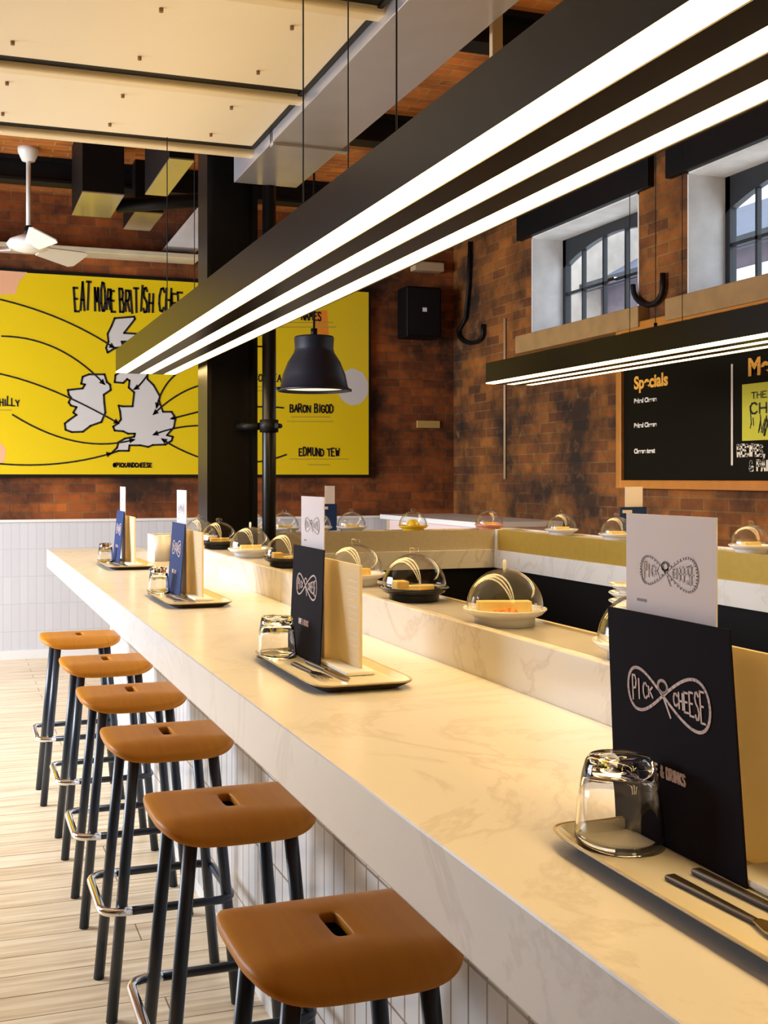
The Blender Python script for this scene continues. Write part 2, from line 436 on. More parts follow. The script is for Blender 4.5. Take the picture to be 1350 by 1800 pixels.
def fonttext(name, text, size, mat, parent, org, u, v, ext=.002, offset=0.0, shear=0.0):
    cu = bpy.data.curves.new(name, 'FONT'); cu.body = text; cu.size = size; cu.extrude = ext; cu.offset = offset; cu.shear = shear
    t = bpy.data.objects.new(name, cu); COL.objects.link(t)
    dg = bpy.context.evaluated_depsgraph_get(); me = bpy.data.meshes.new_from_object(t.evaluated_get(dg))
    bpy.data.objects.remove(t); bpy.data.curves.remove(cu)
    n = u.cross(v).normalized()
    mat4 = Matrix((( u.x, v.x, n.x, org.x), (u.y, v.y, n.y, org.y), (u.z, v.z, n.z, org.z), (0, 0, 0, 1)))
    me.transform(mat4); me.materials.clear(); me.materials.append(M[mat]); me.name = name
    o = bpy.data.objects.new(name, me); COL.objects.link(o)
    if parent: o.parent = parent; o.matrix_parent_inverse = Matrix.Translation(-Vector(parent.location))
    return o
def local(fr_o, parent): return Vector(fr_o) - Vector(parent.location)

# ------------------------------------------------------------------ layout constants
YW, XW, XL, YB, ZC = 8.96, 4.36, -3.25, -2.5, 3.75
ZT, ZB = 1.07, 1.164            # counter top, belt upstand top
XF, XU, XBI = .483, .96, 1.15   # near counter front edge, upstand, inner belt edge
YI, YO = 5.36, 5.90             # far arm inner face and outer edge
XRI = 2.86                      # right arm inner face

# ================================================================== SETTING
struct(MB().box(XL - .2, XW + .3, YB - .2, YW + .3, -.1, 0).build('floor', 'floor'))
struct(MB().box(XL - .2, XW + .3, YB - .2, YW + .3, ZC, ZC + .15).build('ceiling', 'brick_ceiling'))
struct(MB().box(XL - .2, XW + .3, YW, YW + .3, 0, ZC).build('wall_far', 'brick_far'))
struct(MB().box(XL - .2, XW + .3, YB - .2, YB, 0, ZC).build('wall_back', 'plaster'))
mb = MB()     # left wall with the wide shopfront opening
mb.box(XL - .2, XL, YB, 4.8, 0, ZC).box(XL - .2, XL, 8.5, YW, 0, ZC).box(XL - .2, XL, 4.8, 8.5, 2.9, ZC).box(XL - .2, XL, 4.8, 8.5, 0, .25)
struct(mb.build('wall_left', 'plaster'))
# right wall with two window openings
W1 = (6.16, 7.56); W2 = (4.27, 5.66); WZ = (2.577, 3.35)
W3 = (2.38, 3.77)
mb = MB()
mb.box(XW, XW + .34, YB, YW, 0, WZ[0]).box(XW, XW + .34, YB, YW, WZ[1], ZC)
for a, b in ((W1[1], YW), (W2[1], W1[0]), (W3[1], W2[0]), (YB, W3[0])): mb.box(XW, XW + .34, a, b, WZ[0], WZ[1])
struct(mb.build('wall_right', 'brick_right'))
# tiled dado of the far wall, its capping and skirting
struct(MB().box(XL, XW - .001, YW - .03, YW, .06, 1.095).build('trim_dado', 'tile_x'))
struct(MB().box(XL, XW - .001, YW - .045, YW, 1.095, 1.115).build('trim_dado_cap', 'white'))
struct(MB().box(XL, XW - .001, YW - .045, YW, 0, .07).build('baseboard_far', 'white'))

def window(n, y0, y1):
    z0, z1 = WZ; xo = XW + .27
    root = struct(empty('window_%d' % n, (xo, (y0 + y1) / 2, z0)))
    def P(mb_, name, m, par=root, **k):
        for i, v in enumerate(mb_.v): mb_.v[i] = v - Vector((xo, (y0 + y1) / 2, z0))
        return mb_.build(name, m, par, **k)
    # limewashed reveal: jambs, soffit, sloping cill
    r = MB(); e = .012
    r.box(XW - .004, xo + .06, y0, y0 + e, z0, z1).box(XW - .004, xo + .06, y1 - e, y1, z0, z1).box(XW - .004, xo + .06, y0, y1, z1 - e, z1).box(XW - .004, xo + .06, y0, y1, z0, z0 + e)
    P(r, 'reveal', 'limewash')
    f = MB(); t = .055
    f.box(xo, xo + .05, y0, y0 + t, z0, z1).box(xo, xo + .05, y1 - t, y1, z0, z1).box(xo, xo + .05, y0, y1, z0, z0 + .04)
    # arched head
    n_ = 14; yc = (y0 + y1) / 2; hw = (y1 - y0) / 2; zs = z1 - .24; rise = .15
    def arch(y): return zs + rise * (1 - ((y - yc) / hw) ** 2)
    for i in range(n_):
        a = y0 + (y1 - y0) * i / n_; b = y0 + (y1 - y0) * (i + 1) / n_
        f.add([(xo, a, arch(a)), (xo, b, arch(b)), (xo, b, z1), (xo, a, z1), (xo + .05, a, arch(a)), (xo + .05, b, arch(b)), (xo + .05, b, z1), (xo + .05, a, z1)],
              [(0, 1, 2, 3), (4, 7, 6, 5), (0, 4, 5, 1)])
    fr_ = P(f, 'window_frame', 'frame')
    g = MB()
    for i in range(1, 5):
        y = y0 + (y1 - y0) * i / 5; g.box(xo + .008, xo + .04, y - .010, y + .010, z0, arch(y))
    zm = z0 + .33; g.box(xo + .008, xo + .04, y0, y1, zm - .011, zm + .011)
    P(g, 'glazing_bars', 'frame')
    P(MB().box(xo + .02, xo + .024, y0 + .02, y1 - .02, z0 + .02, z1 - .06), 'pane', 'winglass')
    P(MB().box(xo - .02, xo + .005, yc - .04, yc + .04, zm - .012, zm + .014), 'window_latch', 'chrome')
window(1, *W1); window(2, *W2); window(3, *W3)
for n, (a, b) in enumerate((W1, W2, W3)):
    struct(MB().box(XW - .09, XW, a - .11, b + .11, WZ[0] - .14, WZ[0]).build('trim_sill_%d' % (n + 1), 'timber', bevel=.006))
    struct(MB().box(XW - .05, XW, a - .16, b + .16, WZ[1], WZ[1] + .25).build('trim_lintel_%d' % (n + 1), 'black', bevel=.004))
# steel ceiling beams of the jack arches
for i, y in enumerate((1.6, 3.2, 4.8, 6.4, 8.0)):
    mb = MB().box(XL, XW, y - .07, y + .07, ZC - .03, ZC).box(XL, XW, y - .012, y + .012, ZC - .16, ZC - .03).box(XL, XW, y - .07, y + .07, ZC - .18, ZC - .16)
    struct(mb.build('trim_ceiling_beam_%d' % (i + 1), 'black'))
# painted beam and raking brace across the head of the far wall
a = onY(-200, 416, 8.72); b = onY(353, 447, 8.72)
mb = MB().box(XL, onY(352, 430, 8.72).x, 8.72, 8.96, b.z, a.z - .02)
struct(mb.build('trim_far_beam', 'creampaint', bevel=.006))
p0, p1 = onY(292, 432, 8.74), onY(352, 360, 8.74)
pw = onY(352, 432, 8.74)
mb = MB().slab([(0, 0), (pw.x - p0.x, 0), (pw.x - p0.x, p1.z - p0.z)], F(p0, (1, 0, 0), (0, 0, 1)), -.2)
struct(mb.build('trim_arch_spandrel', 'limewash'))

# street outside the windows
o = empty('building_across_street', (9.5, 10, 0), 'pale stone building with slate roof seen through the wall windows', 'building')
MB().box(0, 1.5, -5, 4.4, 0, 4.35).build('wall', 'outwall', o)
MB().add([(-.3, -5, 4.35), (-.3, 4.4, 4.35), (2, 4.4, 5.6), (2, -5, 5.6), (2, -5, 4.35), (2, 4.4, 4.35)], [(0, 1, 2, 3), (0, 3, 4), (1, 5, 2), (0, 4, 5, 1), (3, 2, 5, 4)]).build('roof', 'outroof', o)
MB().box(-.6, .9, 4.4, 9, 0, 7.5).build('gable_wall', 'outstone', o)
for y in (-4.2, -2.6, -1.0, .6, 2.2): MB().box(-.02, .05, y, y + .8, 3.1, 4.1).build('window', 'white', o)
MB().box(-.38, -.28, -5, 4.4, 4.28, 4.40).build('gutter', 'frame', o)

# ================================================================== COUNTERS AND BELT
ISL = empty('conveyor_counter', (XF, 2.5, 0), 'long white marble bar counter looping round the cheese conveyor', 'bar counter')
def isl(mb_, name, m, **k):
    for i, v in enumerate(mb_.v): mb_.v[i] = v - Vector((XF, 2.5, 0))
    return mb_.build(name, m, ISL, **k)
Y0 = -1.2; XRO = 3.56
# counter slab: near run, far return, right run
isl(MB().box(XF, XU, Y0, YO, ZT - .095, ZT), 'countertop', 'marble', bevel=.003)
isl(MB().box(XU, XRO, 5.54, YO, ZT - .095, ZT), 'countertop', 'marble', bevel=.003)
isl(MB().box(3.06, XRO, .4, 5.54, ZT - .095, ZT), 'countertop', 'marble', bevel=.003)
# belt upstands
isl(MB().box(XU, XU + .022, Y0, 5.54, ZT - .02, ZB), 'upstand', 'marble_edge', bevel=.0025)
isl(MB().box(XU + .022, 3.06, 5.52, 5.54, ZT - .02, ZB), 'upstand', 'marble_edge', bevel=.0025)
isl(MB().box(3.04, 3.06, .4, 5.52, ZT - .02, ZB), 'upstand', 'marble_edge', bevel=.0025)
# conveyor track
mb = MB().box(XU + .022, XBI - .012, Y0, 5.52, ZB - .02, ZB - .008).box(XBI - .012, 3.04, YI + .012, 5.52, ZB - .02, ZB - .008).box(XRI + .012, 3.04, .4, YI + .012, ZB - .02, ZB - .008)
isl(mb, 'conveyor_belt', 'belt')
# steel fascia on the inside of the belt
isl(MB().box(XBI - .012, XBI, Y0, YI, 1.06, ZB - .004), 'belt_fascia', 'steel')
isl(MB().box(XBI, XRI, YI, YI + .012, 1.055, ZB), 'belt_fascia', 'steel')
isl(MB().box(XRI, XRI + .012, .4, YI, 1.055, ZB), 'belt_fascia', 'brass')
isl(MB().box(XRI - .002, XRI + .03, YI - .03, YI + .002, 1.05, ZB + .002), 'corner_post', 'white', bevel=.002)
# marble ledge under the fascia
isl(MB().box(XBI - .03, XBI + .012, Y0, YI, .955, 1.06), 'inner_ledge', 'marble_edge')
isl(MB().box(XBI, XRI + .03, YI - .012, YI + .05, .955, 1.055), 'inner_ledge', 'marble_edge', bevel=.002)
isl(MB().box(XRI - .012, XRI + .05, .4, YI - .012, .955, 1.055), 'inner_ledge', 'marble', bevel=.002)
# bases: tiled outside, black inside
XTL = .80
isl(MB().box(XTL, XTL + .05, Y0, YO - .12, .07, ZT - .095), 'tiled_base', 'tile_y')
isl(MB().box(XTL + .05, XRO - .25, YO - .17, YO - .12, .07, ZT - .095), 'tiled_base', 'tile_x')
isl(MB().box(XTL + .015, XTL + .06, Y0, YO - .14, 0, .07), 'plinth', 'white')
isl(MB().box(XBI - .02, XBI, Y0, YI + .03, 0, .955), 'inner_panel', 'blackpanel')
isl(MB().box(XBI, XRI + .03, YI + .02, YI + .05, 0, .955), 'inner_panel', 'blackpanel')
isl(MB().box(XRI + .02, XRI + .05, .4, YI + .02, 0, .955), 'inner_panel', 'blackpanel')
isl(MB().box(XBI, XRI + .02, .4, YI + .02, .0, .012), 'service_floor_mat', 'blackpanel')
wt = empty('service_worktop', (1.36, 2.6, 0), 'dark worktop standing inside the loop of the bar counter', 'worktop')
MB().box(-.19, .24, -1.2, .9, .90, .94).build('worktop', 'worktop', wt, bevel=.004)
MB().box(-.17, .22, -1.15, .85, .0128, .8995).build('base_cabinet', 'blackpanel', wt)

# corner table behind the loop
ct = empty('corner_table', (3.95, 7.9, 0), 'high white table in the brick corner behind the conveyor', 'table')
MB().box(-.36, .36, -.88, .95, 1.09, 1.13).build('table_top', 'white', ct, bevel=.004)
for sx in (-.30, .30):
    for sy in (-.8, .85): MB().box(sx - .025, sx + .025, sy - .025, sy + .025, 0, 1.09).build('leg', 'conduit', ct)
MB().box(-.32, .32, -.84, -.80, .98, 1.09).build('apron', 'pink', ct)
MB().box(-.32, -.29, -.8, .85, .98, 1.09).build('apron', 'pink', ct)

# ================================================================== COLUMN AND POLE
cp = onD(400, 800, 5.30)
o = empty('steel_column', (cp.x, cp.y, 0), 'black steel H section column rising inside the counter loop', 'column')
MB().box(-.125, -.105, -.10, .10, .0128, ZC - .002).build('flange', 'column', o)
MB().box(.105, .125, -.10, .10, .0128, ZC - .002).build('flange', 'column', o)
MB().box(-.105, .105, -.008, .012, .0128, ZC - .002).build('web', 'column', o)
pp = onD(473, 800, 5.16)
o = empty('black_pole', (pp.x, pp.y, 0), 'round black pole clamped beside the steel column', 'pole')
MB().cyl((0, 0, .0128), (0, 0, EYE + 1.39 - .001), .033, n=24).build('shaft', 'column', o)
zc = onD(473, 749, 5.16).z
mb = MB().cyl((0, 0, zc - .03), (0, 0, zc + .03), .045, n=20).cyl((-.04, .03, zc), (-.125 - .0, .11, zc), .018).cyl((.02, -.05, zc), (.05, -.02, zc), .012)
mb.build('clamp', 'black', o)

# ================================================================== LIGHT FIXTURES
def fixture(name, x0, y0, y1, label, wires):
    zb, zt = 2.0, 2.118; wd = .316
    o = empty(name, (x0 + wd / 2, (y0 + y1) / 2, zb), label, 'ceiling light', 'linear bar lights')
    hx = wd / 2; hy = (y1 - y0) / 2
    mb = MB().box(-hx, hx, -hy, hy, .004, zt - zb)
    for a, b in ((.058, .124), (.185, .251)): mb.box(-hx + a, -hx + b, -hy, hy, -.004, .004)
    mb.box(hx - .006, hx, -hy, hy, -.004, .004)
    mb.build('housing', 'housing', o)
    for a, b in ((0, .058), (.124, .185), (.251, .310)):
        MB().box(-hx + a + .001, -hx + b - .001, -hy + .002, hy - .002, -.002, .004).build('light_strip', 'led', o)
    MB().box(-.06, .06, -hy + .1, hy - .1, zt - zb, zt - zb + .004).build('added_fill_strip', 'fillglow', o)  # unseen glowing strip, added to brighten the brick ceiling and raft
    for (wx, wy) in wires:
        ztop = (EYE + 1.417 if (x0 < 1.2 and 1.0 < wy < onZ(446, 262, EYE + 1.44).y + .12) else ZC) - .002
        MB().cyl((wx, wy - (y0 + y1) / 2, zt - zb), (wx, wy - (y0 + y1) / 2, ztop - zb), .0020, n=6).cyl((wx, wy - (y0 + y1) / 2, zt - zb), (wx, wy - (y0 + y1) / 2, zt - zb + .03), .008, n=8).build('suspension_wire', 'black', o)
    return o
def wy(px, X): return onX(px, 500, X).y
fixture('bar_light', .814, -.35, 5.66, 'long black bar light with three glowing strips above the near counter', [(-.10, wy(533, .872)), (.1, wy(612, 1.072)), (-.1, wy(697, .872)), (-.12, wy(293, .85)), (.1, wy(341, 1.07)), (.12, 1.5), (-.12, .6)])
fixture('bar_light', 2.96, 1.2, 5.66, 'shorter-looking black bar light hanging before the chalkboard wall', [(0, wy(1107, 3.118)), (-.1, wy(1153, 3.02)), (.1, wy(1200, 3.22)), (0, 1.6)])

# domed pendant
pc = onD(552, 640, 6.6)
zr = onD(552, 688, 6.6).z; ztp = onD(552, 592, 6.6).z
o = empty('pendant_lamp', (pc.x, pc.y, zr), 'charcoal bell shaped pendant lamp before the yellow poster', 'pendant lamp')
H_ = ztp - zr; r_ = .222
prof = [(.118, H_), (.122, H_ - .01), (.118, H_ * .78), (.125, H_ * .70), (.160, H_ * .54), (.192, H_ * .30), (.208, H_ * .07), (r_, H_ * .04), (r_ + .004, .01), (r_, 0)]
inn = [(r - .006, z) for r, z in prof[::-1]]
mb = MB().lathe(prof + inn, n=48)
mb.lathe([(0.0001, H_), (.118, H_)], n=48)
mb.build('lamp_shade', 'lampnavy', o)
MB().lathe([(.0001, .03), (.205, .03), (.205, .02), (.0001, .02)], n=40).build('diffuser', 'lampwhite', o)
for k in (-1, 1): MB().cyl((k * (r_ - .01), 0, .012), (k * (r_ + .02), 0, .012), .010).build('rim_clip', 'lampnavy', o)
MB().cyl((0, 0, H_), (0, 0, ZC - zr), .007, n=8).cyl((0, 0, H_), (0, 0, H_ + .05), .02, n=12).build('cord', 'black', o)

# ceiling fan
fp = onZ(50, 268, ZC - .03); zh = onD(48, 428, fp.y * 1.0).z
d = fp.x * SN + fp.y * CS; zh = EYE + (840 - 430) * d / FPX
o = empty('ceiling_fan', (fp.x, fp.y, zh), 'white ceiling fan on a long rod left of the ducts', 'fan')
MB().lathe([(.0001, ZC - zh), (.075, ZC - zh), (.072, ZC - zh - .03), (.045, ZC - zh - .09), (.0001, ZC - zh - .095)]).build('canopy', 'fanwhite', o)
MB().cyl((0, 0, .05), (0, 0, ZC - zh - .08), .016).build('rod', 'fanwhite', o)
MB().lathe([(.0001, .07), (.05, .065), (.13, .03), (.15, 0), (.13, -.03), (.06, -.05), (.0001, -.055)]).build('motor_housing', 'fanwhite', o)
MB().cyl((0, 0, .06), (0, 0, .13), .045, .022).build('collar', 'black', o)
for ang in (38, 158, 278):
    a = R(ang); u = Vector((math.cos(a), math.sin(a), 0)); v = Vector((-math.sin(a), math.cos(a), -.42))
    mb = MB().slab([(.11, -.05), (.46, -.095), (.50, -.075), (.50, .075), (.46, .095), (.11, .05)], F((0, 0, -.03), u, v), .008)
    mb.build('blade', 'fanwhite', o)

# ================================================================== CEILING RAFT AND DUCTS
HR = 1.44; ZR = EYE + HR
XRR = .869 * HR
o = empty('ceiling_raft', (-.9, 2.5, ZR), 'cream panelled ceiling raft with ribs hung above the stools', 'ceiling panel')
ys = [onZ(0, 232, ZR).y, onZ(0, 103, ZR).y]
yb1 = onZ(446, 262, ZR).y; yb2 = onZ(560, 168, ZR).y; yb3 = onZ(700, 12, ZR).y
XRL = XL + .1
def rl(mb_, n, m, **k):
    for i, v in enumerate(mb_.v): mb_.v[i] = v - Vector((-.9, 2.5, ZR))
    return mb_.build(n, m, o, **k)
segs = [(yb2 + .10, yb1 - .035), (yb3 + .10, yb2 - .035), (1.0, yb3 - .035)]
for a, b in segs: rl(MB().box(XRL, XRR, a, b, ZR, ZR + .03), 'panel', 'raft', bevel=.003)
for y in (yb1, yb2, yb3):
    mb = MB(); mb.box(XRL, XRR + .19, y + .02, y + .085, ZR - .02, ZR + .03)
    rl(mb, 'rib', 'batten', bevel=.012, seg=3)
    rl(MB().box(XRL, XRR, y - .034, y + .018, ZR + .003, ZR + .03), 'gap_shade_strip', 'black')  # black strip filling the gap, paints in its shade
mb = MB()
for a, b in segs[:2]:
    for f in (.2, .8):
        for i in range(5):
            x = XRR - .22 - i * .42; y = a + (b - a) * f
            rl(MB().cyl((x, y, ZR - .012), (x, y, ZR), .007, n=8), 'fixing', 'cork')
rl(MB().box(XRR - .012, XRR + .004, 1.0, yb1, ZR - .004, ZR + .05), 'edge_trim', 'black')
for y in (2.0, 3.4, 4.4):
    for x in (-2.2, .4): rl(MB().cyl((x, y, ZR + .03), (x, y, ZC - .002), .005, n=6), 'hanger_rod', 'black')

HD = 1.39; ZD = EYE + HD; XD0, XD1 = XRR + .012, 1.132 * HD
yend = onZ(470, 326, ZD).y
yj = onZ(540, 258, ZD).y
o = empty('ventilation_duct', ((XD0 + XD1) / 2, 3, ZD), 'galvanised rectangular air duct running beside the ceiling raft', 'air duct')
def dl(mb_, n, m, **k):
    for i, v in enumerate(mb_.v): mb_.v[i] = v - Vector(((XD0 + XD1) / 2, 3, ZD))
    return mb_.build(n, m, o, **k)
dl(MB().box(XD0, XD1, yj, yend, ZD, ZD + .34), 'duct_section', 'galv', bevel=.003)
dl(MB().box(XD0, XD1, 2.2, yj - .002, ZD, ZD + .34), 'duct_section', 'galv', bevel=.003)
dl(MB().box(XD0, XD1, .4, 2.198, ZD, ZD + .34), 'duct_section', 'galv', bevel=.003)
dl(MB().box(XD0, XD1 + .03, yj - .02, yj + .02, ZD - .012, ZD + .35), 'duct_flange', 'galv', bevel=.003)
dl(MB().box(XD0, XD1 + .02, 2.18, 2.22, ZD - .012, ZD + .35), 'duct_flange', 'galv', bevel=.003)
for y in (1.2, 3.4):
    for x in (XD0 + .02, XD1 - .02): dl(MB().cyl((x, y, ZD + .34), (x, y, ZC - .002), .006, n=6), 'hanger_rod', 'black')

# dark ducts near the far wall
def dark_duct(px0, px1, pyn, pyf, D, label):
    a = onD(px0, pyn, D); b = onD(px1, pyn, D); z = a.z
    yf = onZ(px0, pyf, z).y
    r = empty('dark_duct', ((a.x + b.x) / 2, (a.y + yf) / 2, z), label, 'air duct', 'black ducts beside the fan')
    hx = (b.x - a.x) / 2; hy = (yf - a.y) / 2
    MB().box(-hx, hx, -hy, hy, .006, ZC - z - .0).build('casing', 'blackpanel', r)
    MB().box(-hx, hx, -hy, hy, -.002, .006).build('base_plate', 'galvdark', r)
dark_duct(145, 222, 337, 379, 6.9, 'black boxed duct with shiny underside just right of the fan')
dark_duct(238, 290, 372, 404, 7.8, 'smaller dark duct low between fan and column')
dark_duct(298, 345, 278, 345, 5.9, 'narrow dark duct nearest the steel column')
a = onD(205, 362, 7.6); b = onD(350, 352, 7.6)
tag(MB().cyl(a, b, .05).build('black_pipe', 'black'), 'black pipe running between the dark ducts toward the column', 'pipe')
# steel hanger right of the duct
a = onZ(872, 40, ZC)
a = onD(872, 45, 3.4)
tag(MB().box(a.x - .018, a.x + .018, a.y - .01, a.y + .01, 2.118 + .35, ZC).build('steel_hanger', 'conduit'), 'pale steel hanger strap dropping from the brick ceiling', 'hanger')

# ================================================================== POSTER
YP = YW - .05
def pw(px, py): return onY(px, py, YP)
A = pw(-300, 834); B = pw(648, 834)
ztop = pw(300, 494).z; zbot = pw(300, 834).z
org = Vector((A.x, YP, zbot))
PO = empty('map_poster', ((A.x + B.x) / 2, YP, zbot), 'wide yellow wall poster with a map, arrows and black lettering', 'poster')
def pl(mb_, n, m, **k):
    for i, v in enumerate(mb_.v): mb_.v[i] = v - Vector(PO.location)
    return mb_.build(n, m, PO, **k)
pl(MB().box(A.x, B.x, YP, YW - .012, zbot, ztop), 'panel', 'yellow')
pl(MB().box(A.x - .02, B.x + .025, YP + .006, YW - .004, zbot - .025, ztop + .03), 'frame', 'black')
FP = F((0, YP, 0), (1, 0, 0), (0, 0, 1))        # u x v = -Y: faces the room
def pq(l): return [((p := pw(x, y)).x, p.z) for x, y in l]
def poly(pts, name, m, lift=.001): pl(MB().slab(pq(pts), FP, lift), name, m)
def blob(cx, cy, rx, ry, n=22, jit=.08): return [(cx + rx * math.cos(t) * (1 + random.uniform(-jit, jit)), cy + ry * math.sin(t) * (1 + random.uniform(-jit, jit))) for t in [2 * math.pi * i / n for i in range(n)]]
Q = 370 / 1350.
def c8(l): return [(x * Q, 480 + y * Q) for x, y in l]
gb = c8([(740, 655), (735, 700), (790, 705), (815, 680), (830, 690), (825, 735), (860, 765), (850, 855), (785, 855), (760, 850), (770, 890), (775, 940), (755, 965), (725, 985), (735, 1010), (790, 1015), (820, 1030), (865, 1030), (860, 1050), (800, 1062), (760, 1085), (750, 1120), (715, 1155), (760, 1140), (825, 1140), (830, 1105), (900, 1105), (950, 1115), (980, 1103), (1060, 1100), (1100, 1075), (1108, 1050), (1070, 1040), (1115, 990), (1125, 930), (1100, 890), (1045, 890), (1020, 820), (1025, 790), (985, 720), (945, 680), (945, 640), (990, 560), (900, 520), (860, 470), (830, 440), (780, 440), (830, 600), (760, 640)])
ire = c8([(530, 665), (520, 710), (545, 715), (530, 740), (435, 750), (440, 780), (455, 800), (440, 830), (455, 850), (490, 860), (470, 895), (490, 910), (440, 945), (415, 965), (420, 1005), (460, 1020), (530, 1018), (580, 980), (650, 955), (675, 895), (668, 830), (665, 780), (710, 750), (705, 715), (685, 700), (670, 650), (610, 650), (570, 650)])
sco = c8([(735, 290), (860, 280), (865, 295), (795, 385), (880, 390), (860, 470), (740, 480), (690, 510), (680, 480), (695, 440), (690, 390), (715, 340)])
for nm, p in (('map_britain', gb), ('map_ireland', ire), ('map_scotland', sco)):
    poly(p, nm, 'mapgrey')
    pl(MB().ribbon(pq(p), .016, FP, .0025, True), 'map_outline', 'posterink')
poly(c8([(-40, -20), (175, -5), (120, 60), (100, 135), (-40, 140)]), 'print_patch', 'peach', .0006)
poly([(x, y) for x, y in blob(-6, 798, 16, 22)], 'print_patch', 'peach', .0006)
poly(blob(621, 680, 27, 32), 'print_patch', 'mapgrey', .0006)
poly([(552, 548), (575, 545), (578, 590), (552, 590)], 'print_patch', 'orange', .0006)
def curve(pts, n=14):
    (x0, y0), (x1, y1), (x2, y2) = pts
    return [((1 - t) ** 2 * x0 + 2 * t * (1 - t) * x1 + t * t * x2, (1 - t) ** 2 * y0 + 2 * t * (1 - t) * y1 + t * t * y2) for t in [i / n for i in range(n + 1)]]
def arrow(pts, head=True, wd=.013):
    c = curve(pts); mb = MB().ribbon(pq(c), wd, FP, .003)
    if head:
        (xa, ya), (xb, yb) = c[-3], c[-1]; d = Vector((xb - xa, yb - ya)).normalized(); q = Vector((-d.y, d.x)); e = Vector((xb, yb))
        tri = [tuple(e + d * 3), tuple(e - d * 8 + q * 5), tuple(e - d * 8 - q * 5)]
        mb.slab(pq(tri), FP, .003)
    pl(mb, 'arrow', 'posterink')
for p in ([(-30, 520), (100, 545), (200, 611)], [(3, 591), (105, 592), (183, 675)], [(-30, 652), (70, 665), (208, 744)], [(22, 729), (135, 800), (235, 773)], [(-30, 812), (90, 828), (195, 797)],
          [(262, 655), (245, 680), (236, 684)], [(320, 650), (285, 672), (275, 716)], [(356, 676), (310, 688), (270, 728)], [(356, 722), (325, 730), (301, 736)], [(356, 748), (310, 748), (270, 764)], [(356, 806), (315, 792), (285, 772)]):
    arrow(p)
arrow([(445, 609), (460, 609), (465, 610)], False); arrow([(445, 715), (480, 715), (498, 717)], False); arrow([(445, 812), (470, 812), (503, 799)], False)
mb = MB()
def headline(txt, x0, x1, yb, yt, wd, jit=.12, name_mb=None):
    p = pw(x0, yb); q = pw(x1, yb); h = pw(x0, yt).z - p.z
    cond = (q.x - p.x) / textw(txt, h)
    m_ = MB(); letters(m_, txt, p.x, p.z, h, wd, FP, cond, jit, 0, .0025); pl(m_, 'lettering', 'posterink')
headline('EAT', 132, 160, 545, 503, .018, name_mb=mb); headline('MORE', 167, 205, 545, 503, .018, name_mb=mb)
headline('BRITISH', 211, 271, 547, 506, .018, name_mb=mb); headline('CHEESE', 279, 349, 549, 513, .018, name_mb=mb)
headline('CAERPHILLY', -40, 36, 712, 699, .011, name_mb=mb)
headline('BARON BIGOD', 510, 587, 724, 711, .012, .06, name_mb=mb); headline('EDMUND TEW', 526, 599, 801, 788, .012, .06, name_mb=mb)
headline('COOLEA', 446, 496, 670, 658, .010, .06, name_mb=mb)
headline('NAMES', 530, 566, 562, 548, .012, .06, name_mb=mb)
headline('@PICKANDCHEESE', 199, 268, 821, 814, .010, .03, name_mb=mb)
for (xa, xb, y) in ((-20, 20, 721), (512, 580, 733), (505, 586, 741), (509, 612, 807), (541, 580, 817), (500, 585, 567), (490, 590, 575), (448, 462, 680), (448, 462, 687)):
    pl(MB().ribbon(pq([(xa, y), (xb, y)]), .010, FP, .0008), 'small_print', 'mustard')

# ================================================================== CHALKBOARD
XB = XW - .05
def bw(px, py): return onX(px, py, XB)
yl = bw(1096, 800).y; zb0 = 1.435; zb1 = 2.42; yr = 2.6
o = empty('chalkboard_menu', (XB, (yl + yr) / 2, zb0), 'black chalkboard menu in an oak frame on the brick wall', 'chalkboard')
def bl(mb_, n, m, **k):
    for i, v in enumerate(mb_.v): mb_.v[i] = v - Vector(o.location)
    return mb_.build(n, m, o, **k)
bl(MB().box(XB, XW, yr, yl, zb0, zb1), 'board', 'board')
t = .055
mb = MB().box(XB - .025, XW, yl - .005, yl + t, zb0 - t, zb1 + t).box(XB - .025, XW, yr - t, yr, zb0 - t, zb1 + t).box(XB - .025, XW, yr, yl, zb0 - t, zb0).box(XB - .025, XW, yr, yl, zb1, zb1 + t)
bl(mb, 'frame', 'boardwood', bevel=.006)
def wtext(txt, px, py, size, m, off=.0):
    p = bw(px, py); p.x -= .0015
    return fonttext('lettering', txt, size, m, o, p, Vector((0, -1, 0)), Vector((0, 0, 1)), .001, off)
def wsize(px0, px1, py, txt):  # size so that text spans px0..px1
    return abs(bw(px0, py).y - bw(px1, py).y) / (len(txt) * .56)
wtext('Specials', 1115, 684, wsize(1115, 1180, 680, 'Specials') * 1.32, 'chalkorange', .004)
wtext('Menu', 1315, 660, wsize(1115, 1180, 680, 'Specials') * 1.55, 'chalkorange', .006)
for y, tx in ((709, 'Baked Cheese'), (752, 'Baked Cheese'), (797, 'Cheese toast')): wtext(tx, 1115, y, wsize(1115, 1157, y, tx) * 1.1, 'chalkwhite', .002)
a = bw(1287, 640); b = bw(1286, 818)
bl(MB().box(XB - .002, XB, a.y - .008, a.y + .008, b.z, a.z), 'divider', 'chalkwhite')
FB = F((XB - .001, 0, 0), (0, -1, 0), (0, 0, 1))
def bq(l): return [(-(p := bw(x, y)).y, p.z) for x, y in l]
def bslab(l, n, m, h=.002): bl(MB().slab(bq(l), FB, h), n, m)
zt_, zb_ = bw(1308, 676).z, bw(1308, 775).z
y0_, y1_ = bw(1306, 700).y, bw(1306, 700).y - .52
bl(MB().box(XB - .006, XB, y1_, y0_, zb_, zt_), 'book_poster', 'lime')
mb = MB(); FB2 = F((XB - .007, 0, 0), (0, -1, 0), (0, 0, 1))
letters(mb, 'THE', -y0_ + .08, zt_ - .085, .035, .006, FB2, 1.4, .05)
letters(mb, 'CHEESE', -y0_ + .07, zt_ - .17, .055, .011, FB2, 1.5, .05)
